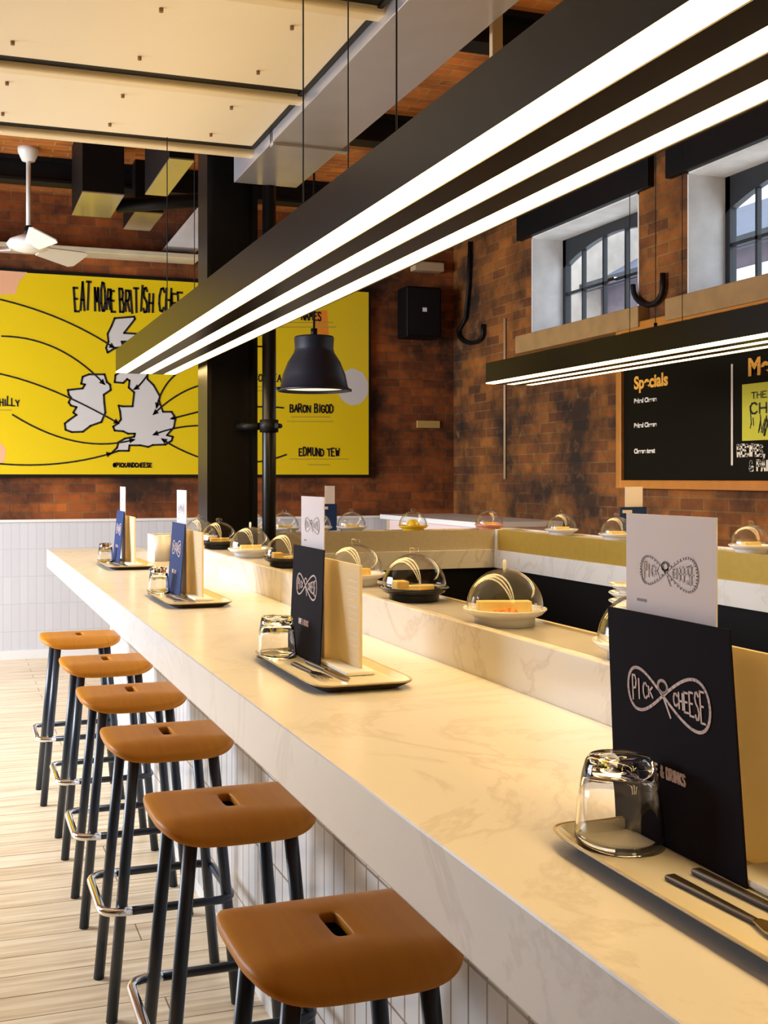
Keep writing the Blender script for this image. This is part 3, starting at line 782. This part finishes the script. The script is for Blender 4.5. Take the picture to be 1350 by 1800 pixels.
random.seed(3)
for i in range(46):
    u = -y0_ + .06 + random.random() * .40; v0 = zb_ + .02 + random.random() * .08
    mb.ribbon([(u, v0), (u + random.uniform(-.03, .03), v0 + random.uniform(.03, .11))], .006, FB2, .001)
bl(mb, 'book_lettering', 'posterink')
mb = MB()
p = bw(1297, 802); letters(mb, 'RECIPES, CHEESE', -p.y, p.z, .058, .013, FB, .62, .05)
p = bw(1318, 803); q = bw(1318, 804); letters(mb, '& PAIRINGS', -p.y, p.z - .078, .055, .013, FB, .72, .05)
bl(mb, 'chalk_capitals', 'chalkwhite')

# wall-mounted things in the brick corner
YS = YW - .26
p = onY(746, 548, YS); w_ = abs(onY(777, 548, YS).x - onY(716, 548, YS).x); h_ = onY(746, 503, YS).z - onY(746, 592, YS).z
o = empty('wall_speaker', (p.x, YW - .13, p.z), 'black box loudspeaker mounted high on the brick wall', 'speaker')
MB().box(-w_ / 2, w_ / 2, -.13, .09, -h_ / 2, h_ / 2).build('cabinet', 'blackpanel', o, bevel=.015, seg=3)
MB().box(-w_ / 2 + .02, w_ / 2 - .02, -.137, -.128, -h_ / 2 + .02, h_ / 2 - .02).build('grille', 'black', o)
MB().box(-.02, .02, -.140, -.136, .0, .035).build('badge', 'white', o)
MB().box(-.04, .04, .08, .13, -.05, .05).build('bracket', 'black', o)
a = onY(727, 479, YW - .08); b = onY(779, 456, YW - .08)
tag(MB().box(a.x, b.x, YW - .11, YW, a.z + .02, a.z + .10).build('strip_lamp', 'conduit', bevel=.01), 'pale strip lamp fixed to the brick wall above the loudspeaker', 'wall lamp')
a = onY(732, 752, YW); b = onY(772, 740, YW)
tag(MB().box(a.x, b.x, YW - .02, YW, a.z, b.z).build('wall_plate', 'plaque', bevel=.003), 'small tan plate on the brick wall below the loudspeaker', 'plate')
def wallcable(pts, label, r=.018):
    c = [Vector((XW - .03, (p := onX(x, y, XW - .03)).y, p.z)) for x, y in pts]
    tag(MB().tube(c, r, 8).build('cable', 'black'), label, 'cable')
def uloop(x0, x1, yt, yb, yt2=None):
    return [(x0, yt)] + [(x0 + (x1 - x0) * (.5 - .5 * math.cos(t)), yt + 5 + (yb - yt - 5) * math.sin(t)) for t in [math.pi * i / 10 for i in range(11)]] + [(x1, yt2 or yt)]
wallcable([(826, 425), (824, 500), (818, 560)] + uloop(806, 849, 580, 603, 570)[0:], 'black cable looping down the brick beside the room corner')
wallcable(uloop(1113, 1165, 500, 536, 480), 'black cable loop hanging on brick between the two windows')
def conduit(px, y0, y1, label):
    a = onX(px, y0, XW - .015); b = onX(px, y1, XW - .015)
    tag(MB().cyl((XW - .012, a.y, a.z), (XW - .012, a.y, b.z), .011, n=8).build('conduit', 'conduit'), label, 'conduit')
conduit(887, 560, 842, 'thin pale conduit running down the right brick wall')

# ================================================================== STOOLS
def rrect(hx, hy, r, n):
    """n points of a rounded rectangle by angle"""
    out = []
    for i in range(n):
        t = 2 * math.pi * i / n; c, s_ = math.cos(t), math.sin(t)
        e = 2.0 / r
        out.append((hx * math.copysign(abs(c) ** e, c), hy * math.copysign(abs(s_) ** e, s_)))
    return out
def make_stool():
    o = empty('bar_stool', (0, 0, 0))
    ZS = .735; hx, hy = .178, .173; n = 64
    outer = rrect(hx, hy, 4.2, n); slot = rrect(.016, .046, 5, n)
    fr = [0, .25, .5, .7, .82, .91, .97, 1.0]
    def drop(x, y):
        a = max(0, (abs(y) / hy - .56) / .44); b = max(0, (abs(x) / hx - .78) / .22)
        return .030 * a ** 1.6 + .006 * b ** 2
    vs = []
    for f in fr:
        for (sx, sy), (ox, oy) in zip(slot, outer):
            x = sx + (ox - sx) * f; y = sy + (oy - sy) * f
            vs.append((x, y, ZS - drop(x, y) - (.005 if f == 1 else 0)))
    k = len(fr)
    for f in fr[::-1]:
        for (sx, sy), (ox, oy) in zip(slot, outer):
            q = f * .985 if f > .5 else f
            x = sx + (ox - sx) * q; y = sy + (oy - sy) * q
            vs.append((x, y, ZS - .019 - drop(x, y) * .95))
    kk = 2 * k; fs = []
    for j in range(kk):
        j2 = (j + 1) % kk
        for i in range(n): fs.append((j * n + i, j * n + (i + 1) % n, j2 * n + (i + 1) % n, j2 * n + i))
    MB().add(vs, fs, True).build('seat', 'seat', o, bevel=.003, seg=2)
    mb = MB().box(-.12, .12, -.13, .13, ZS - .044, ZS - .030)
    mb.build('seat_plate', 'leg', o)
    for sx in (-1, 1):
        for sy in (-1, 1):
            MB().cyl((sx * .108, sy * .115, ZS - .032), (sx * .172, sy * .132, 0), .0155, n=16).build('leg', 'leg', o)
    # footrest hoop: dark bars with a bright chrome loop on the room side
    z = .295; X1, X0, Yh = .160, -.198, .146; rc = .045
    def arc(cx, cy, a0, a1): return [(cx + rc * math.cos(R(a0 + (a1 - a0) * i / 7)), cy + rc * math.sin(R(a0 + (a1 - a0) * i / 7)), z) for i in range(8)]
    dark = [(-.12, Yh, z)] + arc(X1 - rc, Yh - rc, 90, 0) + arc(X1 - rc, -Yh + rc, 0, -90) + [(-.12, -Yh, z)]
    MB().tube(dark, .0115, 10).build('footrest', 'leg', o)
    lite = [(-.12, Yh, z)] + arc(X0 + rc, Yh - rc, 90, 180) + arc(X0 + rc, -Yh + rc, 180, 270) + [(-.12, -Yh, z)]
    c = MB().tube(lite, .0118, 10).build('footrest_loop', 'chrome', o); c['label'] = 'bright chrome loop of the footrest'
    return o
SEATS = [(590, 1623), (401, 1405), (292, 1284), (230, 1211), (186, 1157), (140, 1114)]
SL = ['brown seated bar stool nearest the camera, beside the nearest place setting', 'second nearest bar stool, brown seat, in front of the nearest one', 'orange seated bar stool third from the camera along the counter',
      'orange seated bar stool fourth from the camera along the counter', 'orange seated bar stool next to the farthest one', 'farthest bar stool, closest to the white tiled wall']
SL[1] = 'second nearest bar stool, brown seat directly beyond the nearest stool'
SL[2] = 'orange seated bar stool, the first one beyond the two brown looking seats'
proto = make_stool()
xs = [onZ(x, y, .735) for x, y in SEATS]
for i, p in enumerate(xs):
    s_ = proto if i == 0 else copy_tree(proto)
    s_.location = (p.x, p.y, 0); tag(s_, SL[i], 'bar stool', 'bar stools along the counter')

# ================================================================== PLATES UNDER GLASS CLOCHES
ZBT = ZB - .0075
def plate_mesh(name, m, scale=1.0):
    s = scale
    prof = [(.0001, .0225), (.050, .0225), (.068, .0255), (.0815, .0325), (.083, .034), (.0835, .0315), (.074, .022), (.063, .017), (.060, .014), (.0595, 0), (.054, 0), (.052, .010), (.0001, .012)]
    return MB().lathe([(r * s, z * s) for r, z in prof], n=48)
def dome_mb():
    R0 = .0765; b = .026; pr = []
    for i in range(15):
        t = math.pi / 2 * i / 14; pr.append((R0 * math.cos(t), b + .007 + .079 * math.sin(t)))
    inn = [(max(r - .0022, .0001), z - .0022) for r, z in pr[::-1]]; inn[-1] = (R0 - .0022, b + .006)
    return MB().lathe(pr[:-1] + [(.0001, pr[-1][1])] + inn, n=48, closed=True)
def knob_mb(fat):
    z0 = .110
    if fat: pr = [(.0001, z0 + .018), (.007, z0 + .0175), (.0125, z0 + .013), (.0135, z0 + .008), (.010, z0 + .003), (.008, z0)]
    else: pr = [(.0001, z0 + .020), (.0028, z0 + .019), (.0042, z0 + .013), (.0040, z0 + .006), (.0035, z0)]
    return MB().lathe(pr, n=20)
def cheese(o, kind):
    z = .0225
    if kind == 'bar':
        e = empty('cheese_bar', (0, 0, 0)); COL.objects.unlink(e); bpy.data.objects.remove(e)
        a = R(-17); u = Vector((math.cos(a), math.sin(a), 0)); v = Vector((-math.sin(a), math.cos(a), 0))
        c = MB().slab([(-.054, -.012), (.054, -.012), (.054, .016), (-.054, .016)], F((0.002, .006, z), u, v), .024).build('cheese', 'cheesepale', o, bevel=.002)
        q = MB(); random.seed(5)
        for i in range(9):
            c0 = Vector((-.012, -.026, z)) + u * random.uniform(-.018, .018) + v * random.uniform(-.008, .008)
            q.lathe([(.0001, .015), (.006, .012), (.0095, .006), (.008, 0), (.0001, 0)], c0, 10)
        q.build('chutney', 'chutney', o)
    elif kind == 'wedge':
        MB().slab([(-.052, -.018), (-.022, -.022), (-.020, .018), (-.050, .022)], F((0, 0, z), (1, 0, 0), (0, 1, 0)), .026).build('cheese', 'cheese', o, bevel=.002)
        MB().slab([(-.018, -.010), (.052, -.004), (.052, .010), (-.018, .016)], F((0, 0, z), (1, 0, 0), (0, 1, 0)), .014).build('cheese', 'cheesepale', o, bevel=.003)
        MB().lathe([(.0001, .008), (.014, .006), (.017, 0), (.0001, 0)], (.012, -.030, z), 14).build('chutney', 'chutney', o)
    elif kind == 'yellow':
        MB().lathe([(.0001, .045), (.02, .042), (.034, .02), (.04, 0), (.0001, 0)], (.0, -.0, z), 12).build('cheese', 'plateyellow', o)
    else:
        MB().slab([(-.040, -.020), (.042, -.010), (.042, .012), (-.034, .022)], F((0, 0, z), (1, 0, 0), (0, 1, 0)), .022).build('cheese', 'cheesepale' if kind == 'pale' else 'cheese', o, bevel=.002)
PM = {'porc': 'white', 'plateblack': 'black', 'plateyellow': 'yellow', 'platepink': 'coral'}
MESH = {}
def dish(px, py, X=None, Y=None, mat='porc', kind='pale', fat=True, plate_label='', dome_label='', rot=0):
    p = onX(px, py, X) if X is not None else onY(px, py, Y)
    loc = (p.x, p.y, ZBT)
    t = empty('cheese_plate', loc, plate_label, 'plate of cheese', 'cheese plates on the conveyor'); t.rotation_euler = (0, 0, rot)
    if mat not in MESH: MESH[mat] = plate_mesh('plate', mat).build('plate', mat, t)
    else:
        c = MESH[mat].copy(); COL.objects.link(c); c.parent = t
    cheese(t, kind)
    d_ = empty('glass_cloche', loc, dome_label, 'glass dome', 'glass cloches on the conveyor')
    key = 'dome'
    if key not in MESH:
        MESH[key] = dome_mb().build('dome', 'dome', d_)
        MESH['k1'] = knob_mb(True).build('knob', 'dome', d_)
        MESH['k0'] = None
    else:
        c = MESH[key].copy(); COL.objects.link(c); c.parent = d_
        kk = 'k1' if fat else 'k0'
        if MESH[kk] is None: MESH[kk] = knob_mb(False).build('knob', 'porc', d_)
        else:
            c = MESH[kk].copy(); COL.objects.link(c); c.parent = d_
XN = 1.054
NEAR = [
 (728, 1047, 'plateblack', 'wedge', True, 'black plate with yellow cheese wedge, near belt', 'clear glass dome with fat knob over the black wedge plate'),
 (887, 1095, 'porc', 'bar', False, 'white footed plate with pale cheese bar and orange chutney', 'largest looking glass dome, over the white plate with orange chutney'),
 (1136, 1163, 'porc', 'pale', True, 'white plate mostly hidden behind the nearest dark menu', 'glass dome half hidden behind the nearest dark menu'),
 (625, 1013, 'porc', 'yellowish', True, 'white cheese plate behind the second menu stand', 'glass dome behind the cream sheet of the second menu stand'),
 (506, 987, 'plateblack', 'wedge', True, 'black cheese plate just left of the second white menu sheet', 'glass dome just left of the second white menu sheet'),
 (440, 971, 'porc', 'pale', False, 'white cheese plate in front of the pole foot', 'glass dome in front of the black pole'),
 (385, 956, 'plateblack', 'yellowish', True, 'black plate of yellow cheese in front of the steel column', 'glass dome in front of the steel column'),
 (350, 947, 'porc', 'pale', True, 'white cheese plate hidden behind the third menu stand', 'farthest glass dome of the near belt, behind the third menu stand'),
]
for (x, y, m, k, f, l1, l2) in NEAR: dish(x, y, X=XN, mat=m, kind=k, fat=f, plate_label=l1, dome_label=l2)
YF_ = YI + .085
FAR = [
 (443, 'porc', 'pale', 'white cheese plate between the column and the pole on the far belt', 'glass dome glimpsed between the column and the pole'),
 (500, 'porc', 'pale', 'white cheese plate just right of the pole on the far belt', 'glass dome on the far belt just right of the pole'),
 (557, 'porc', 'pale', 'white cheese plate on the far belt under the small navy menu', 'glass dome on the far belt in front of the small navy menu'),
 (618, 'porc', 'pale', 'white cheese plate on the far belt left of the yellow plate', 'glass dome on the far belt left of the yellow dish'),
 (726, 'plateyellow', 'yellow', 'bright yellow plate with heaped yellow cheese on the far belt', 'glass dome over the bright yellow plate'),
 (860, 'platepink', 'pale', 'coral plate near the belt corner with white cheese', 'glass dome at the belt corner over the coral plate'),
]
for (x, m, k, l1, l2) in FAR: dish(x, 930, Y=YF_, mat=m, kind=k, plate_label=l1, dome_label=l2)
XR_ = XRI + .095
RIGHT = [
 (987, 'porc', 'pink', 'white cheese plate on the right belt nearest the corner', 'glass dome on the right belt nearest the corner'),
 (1084, 'porc', 'pale', 'white cheese plate on the right belt beside the tallest white sheet', 'glass dome left of the tallest white menu sheet, on the right belt'),
 (1320, 'porc', 'pale', 'white cheese plate on the right belt at the right picture edge', 'glass dome on the right belt below the chalkboard, at the picture edge'),
]
for (x, m, k, l1, l2) in RIGHT: dish(x, 940, X=XR_, mat=m, kind='pale', plate_label=l1, dome_label=l2)

# stack of spare plates on the service worktop
sp = onD(1134, 1060, 2.55)
first = None
for i in range(13):
    z = .9406 + i * .0194
    o = empty('stacked_plate', (sp.x, sp.y, z), 'white footed plate in the stack inside the counter loop, half hidden by the nearest menu', 'plate', 'stack of spare plates')
    c = MESH['porc'].copy(); COL.objects.link(c); c.parent = o; c.scale = (1, 1, .76)

# ================================================================== PLACE SETTINGS
def logo(mb, fr, s, u0, v0):
    """figure-of-eight ribbon mark with words in the two loops; s = overall width"""
    L = []
    cx = -.10
    for t in [2 * math.pi * i / 60 for i in range(61)]:
        x = math.cos(t); y = math.sin(2 * t) / 2
        k = 1.0 if x > 0 else .82
        L.append((u0 + s * (.5 * x * k + cx * .3), v0 + s * (.29 * y * (1.15 if x > 0 else 1.0))))
    mb.ribbon(L, s * .021, fr, .0006)
    ex = u0 + s * cx * .3
    ring = [(ex + s * .052 * math.cos(t), v0 + s * .06 + s * .042 * math.sin(t)) for t in [2 * math.pi * i / 18 for i in range(19)]]
    mb.ribbon(ring, s * .020, fr, .0006)
    mb.ribbon([(ex, v0), (ex + s * .075, v0 - s * .13)], s * .018, fr, .0006)
    def fit(txt, x0, x1, h0, h1):
        n = len(txt); wdt = (x1 - x0) / n
        for i, ch in enumerate(txt):
            h = h0 + (h1 - h0) * i / max(1, n - 1)
            k = h / 6
            for st in G[ch]:
                mb.ribbon([(x0 + wdt * i + px * wdt * .74 / 4, v0 - h / 2 + py * k) for px, py in st], s * .014, fr, .0006)
    fit('PICK', ex - s * .355, ex - s * .10, s * .17, s * .07)
    fit('CHEESE', ex + s * .12, ex + s * .46, s * .08, s * .20)
def setting(T, n, where, blue=False, dx=0.0, Lx=.195, Ly=.43):
    X, Y = T; z = ZT + .0006
    g = lambda s: s + ' ' + where
    # tray
    tr = empty('serving_tray', (X + Lx / 2, Y - Ly / 2, z), 'shallow cream tray with tan rim ' + where, 'tray', 'serving trays')
    hx, hy = Lx / 2, Ly / 2
    q = 40
    def rr(sx, sy, zz): return [(x, y, zz) for x, y in rrect(sx, sy, 9, q)]
    rings = [rr(hx - .022, hy - .022, .0), rr(hx - .002, hy - .002, .0125), rr(hx, hy, .0155), rr(hx - .003, hy - .003, .0155), rr(hx - .014, hy - .014, .006)]
    vs = [v for r in rings for v in r]; fs = [tuple(range(q - 1, -1, -1)), tuple(range(4 * q, 5 * q))]
    for j in range(4):
        for i in range(q): fs.append((j * q + i, j * q + (i + 1) % q, (j + 1) * q + (i + 1) % q, (j + 1) * q + i))
    MB().add(vs, fs).build('dish', 'tray', tr)
    ub = [v for r_ in (rr(hx - .021, hy - .021, .0002), rr(hx - .0005, hy - .0005, .0122)) for v in r_]
    MB().add(ub, [(i, (i + 1) % q, q + (i + 1) % q, q + i) for i in range(q)]).build('underside', 'trayshadow', tr)  # dark underside paints in the shadow line beneath the rim
    MB().tube([(x, y, .0150) for x, y, _ in rr(hx, hy, 0)], .0018, 6, True).build('rim', 'trayrim', tr)
    zt = z + .0065
    # tumbler, upside down
    tb = empty('glass_tumbler', (X + (.063 if n == 1 else .104 + dx - (.0455 if n == 2 else .039)), Y - .048, zt), 'clear glass tumbler standing upside down on the tray ' + where, 'glass', 'upturned tumblers')
    ro, ri, hh = {1: (.0455, .032, .088), 2: (.0425, .030, .084)}.get(n, (.036, .026, .080))
    prof = [(ro, 0), (ro - .001, .012), (ro - .004, .045), (ro - .008, .070), (ri + .002, .083), (ri - .002, hh), (.012, hh - .001), (.0001, hh - .003), (.0001, hh - .014), (ri - .006, hh - .013), (ro - .011, .066), (ro - .007, .045), (ro - .0035, .012), (ro - .003, 0)]
    MB().lathe(prof, n=48, closed=False).lathe([(ro - .003, 0), (ro, 0)], n=48).build('tumbler', 'tumbler', tb)
    # leaning dark menu
    x0 = X + .104 + dx; y0 = Y - .191; W = .203; Hc = .226
    U = Vector((0, -1, 0)); V = Vector((.026, .052, .20)); V = V / V.z * Hc
    o0 = Vector((x0, y0 + W, zt))
    cm = empty('drinks_menu', (x0, y0 + W / 2, zt), ('navy' if blue else 'near-black') + ' drinks menu card leaning ' + where, 'menu', 'dark menu cards')
    o0l = o0 - Vector(cm.location); nrm = U.cross(V).normalized()
    MB().slab([(0, 0), (W, 0), (W, 1), (0, 1)], (o0l, U, V), -.0025).build('card', 'bluecard' if blue else 'card', cm)
    Vn = V / Hc
    fr = (o0l + nrm * .0003, U, Vn)
    mb = MB(); logo(mb, fr, .147, .100, .146); mb.build('logo', 'pink', cm)
    mb = MB(); letters(mb, 'WINE & DRINKS', .060, .066, .010, .0022, fr, .62, 0, 0, .0006); mb.build('lettering', 'pink', cm)
    # tall white sheet behind it
    xs_ = x0 + .040; yw0, yw1 = Y - .100, Y + .049
    wh = empty('specials_sheet', (xs_, (yw0 + yw1) / 2, zt), 'tall white printed sheet rising behind the dark menu ' + where, 'menu', 'white menu sheets')
    ztop = .333
    MB().box(0, .0018, -.0755, .0755, 0, ztop).build('sheet', 'paper', wh)
    fr = F((-.0004, .0755, 0), (0, -1, 0), (0, 0, 1))
    mb = MB()
    for k in range(5): mb.ribbon([(.022, .22 - k * .008), (.11 - (k % 2) * .02, .22 - k * .008)], .0012, fr, .0003)
    logo(mb, fr, .105, .074, .272)
    mb.build('print', 'inkfaint', wh)
    mb = MB(); mb.ribbon([(.108, .205), (.124, .205)], .006, fr, .0003); mb.ribbon([(.022, .238), (.036, .238)], .003, fr, .0003)
    mb.build('stamp', 'ink', wh)
    # cream booklet standing behind both
    xc = xs_ + .012; hc = .205
    cr = empty('food_menu', (xc, Y - .17, zt), 'upright cream food menu booklet behind the dark card ' + where, 'menu', 'cream food menus')
    MB().box(0, .006, -.105, .135, 0, hc).build('booklet', 'cream', cr)
    fr = F((-.0004, .135, 0), (0, -1, 0), (0, 0, 1)); mb = MB()
    for k in range(14):
        yy = .185 - k * .0125; mb.ribbon([(.182, yy), (.182 + (.045 if k % 4 else .022), yy)], .0012, fr, .0003)
    mb.build('print', 'inkfaint', cr)
    # napkin, knife, fork lying at the near end
    nk = MB().box(-.030, .030, -.075, .075, 0, .008).build('paper_napkin', 'napkin', None, bevel=.003, loc=(X + .132, Y - .232, zt))
    tag(nk, 'folded white paper napkin on the tray ' + where, 'napkin', 'paper napkins')
    a = R(6)
    kx, ky = X + .085, Y - .245
    kn = empty('table_knife', (kx, ky, zt), 'dark steel table knife beside the napkin ' + where, 'knife', 'table knives'); kn.rotation_euler = (0, 0, R(183))
    MB().slab([(-.005, .0), (.006, .0), (.0075, .09), (.004, .108), (-.006, .10)], F((0, 0, .002), (1, 0, 0), (0, 1, 0)), .0025).build('blade', 'cutlery', kn)
    MB().slab([(-.006, -.10), (.006, -.10), (.005, .0), (-.004, .0)], F((0, 0, 0), (1, 0, 0), (0, 1, 0)), .006).build('handle', 'handle', kn, bevel=.002)
    fk = empty('table_fork', (kx - .034, ky + .006, zt), 'dark steel table fork nearest the tray edge ' + where, 'fork', 'table forks'); fk.rotation_euler = (0, 0, R(182))
    mb = MB()
    for t in (-.009, -.003, .003, .009): mb.slab([(t - .0014, .055), (t + .0014, .055), (t + .001, .10), (t - .001, .10)], F((0, 0, .004), (1, 0, 0), (0, 1, 0)), .002)
    mb.slab([(-.004, .02), (.004, .02), (.011, .04), (.011, .056), (-.011, .056), (-.011, .04)], F((0, 0, .003), (1, 0, 0), (0, 1, 0)), .002)
    mb.build('tines', 'cutlery', fk)
    MB().slab([(-.006, -.09), (.006, -.09), (.0035, .022), (-.0035, .022)], F((0, 0, 0), (1, 0, 0), (0, 1, 0)), .005).build('handle', 'handle', fk, bevel=.0015)
setting((.587, 1.0), 1, 'at the nearest place setting', dx=-.005)
setting((.602, 2.21), 2, 'at the second place setting', dx=-.015)
setting((.597, 3.51), 3, 'at the third place setting', True, dx=-.026)
setting((.610, 4.875), 4, 'at the farthest place setting', True, dx=-.026)
p = onZ(286, 986, ZT)
o = empty('white_cup', (p.x, p.y, ZT + .0006), 'plain white cup between the two farthest menu stands', 'cup')
MB().lathe([(.0001, .002), (.036, .002), (.036, .0), (.040, .116), (.036, .116), (.033, .01), (.0001, .01)]).build('cup_body', 'porc', o)
MB().lathe([(.0001, .095), (.0355, .095)], n=32).build('contents', 'cork', o)

# small menus across the loop
def far_menu(x, y, label1, label2, w1=.13, rot=0.0):
    o = empty('navy_menu', (x, y, ZT + .0006), label1, 'menu', 'navy menus across the loop'); o.rotation_euler = (0, 0, rot)
    MB().box(-w1 / 2, w1 / 2, -.004, .004, 0, .235).build('card', 'bluecard', o)
    MB().box(-w1 / 2 + .01, -.01, -.0055, -.004, .205, .220).build('lettering', 'paper', o)
    o2 = empty('white_menu_sheet', (x, y + .012, ZT + .0006), label2, 'menu', 'white sheets across the loop'); o2.rotation_euler = (0, 0, rot)
    MB().box(-w1 * .26, w1 * .42, -.001, .001, 0, .335).build('sheet', 'paper', o2)
p = onY(579, 900, 5.66); far_menu(p.x, p.y, 'small navy menu on the far counter near the pole', 'narrow white sheet above the small navy menu on the far counter', .085)
p = onX(1113, 900, 3.22); far_menu(p.x, p.y, 'navy menu below the left end of the chalkboard', 'white sheet standing in the navy menu below the chalkboard', .15)
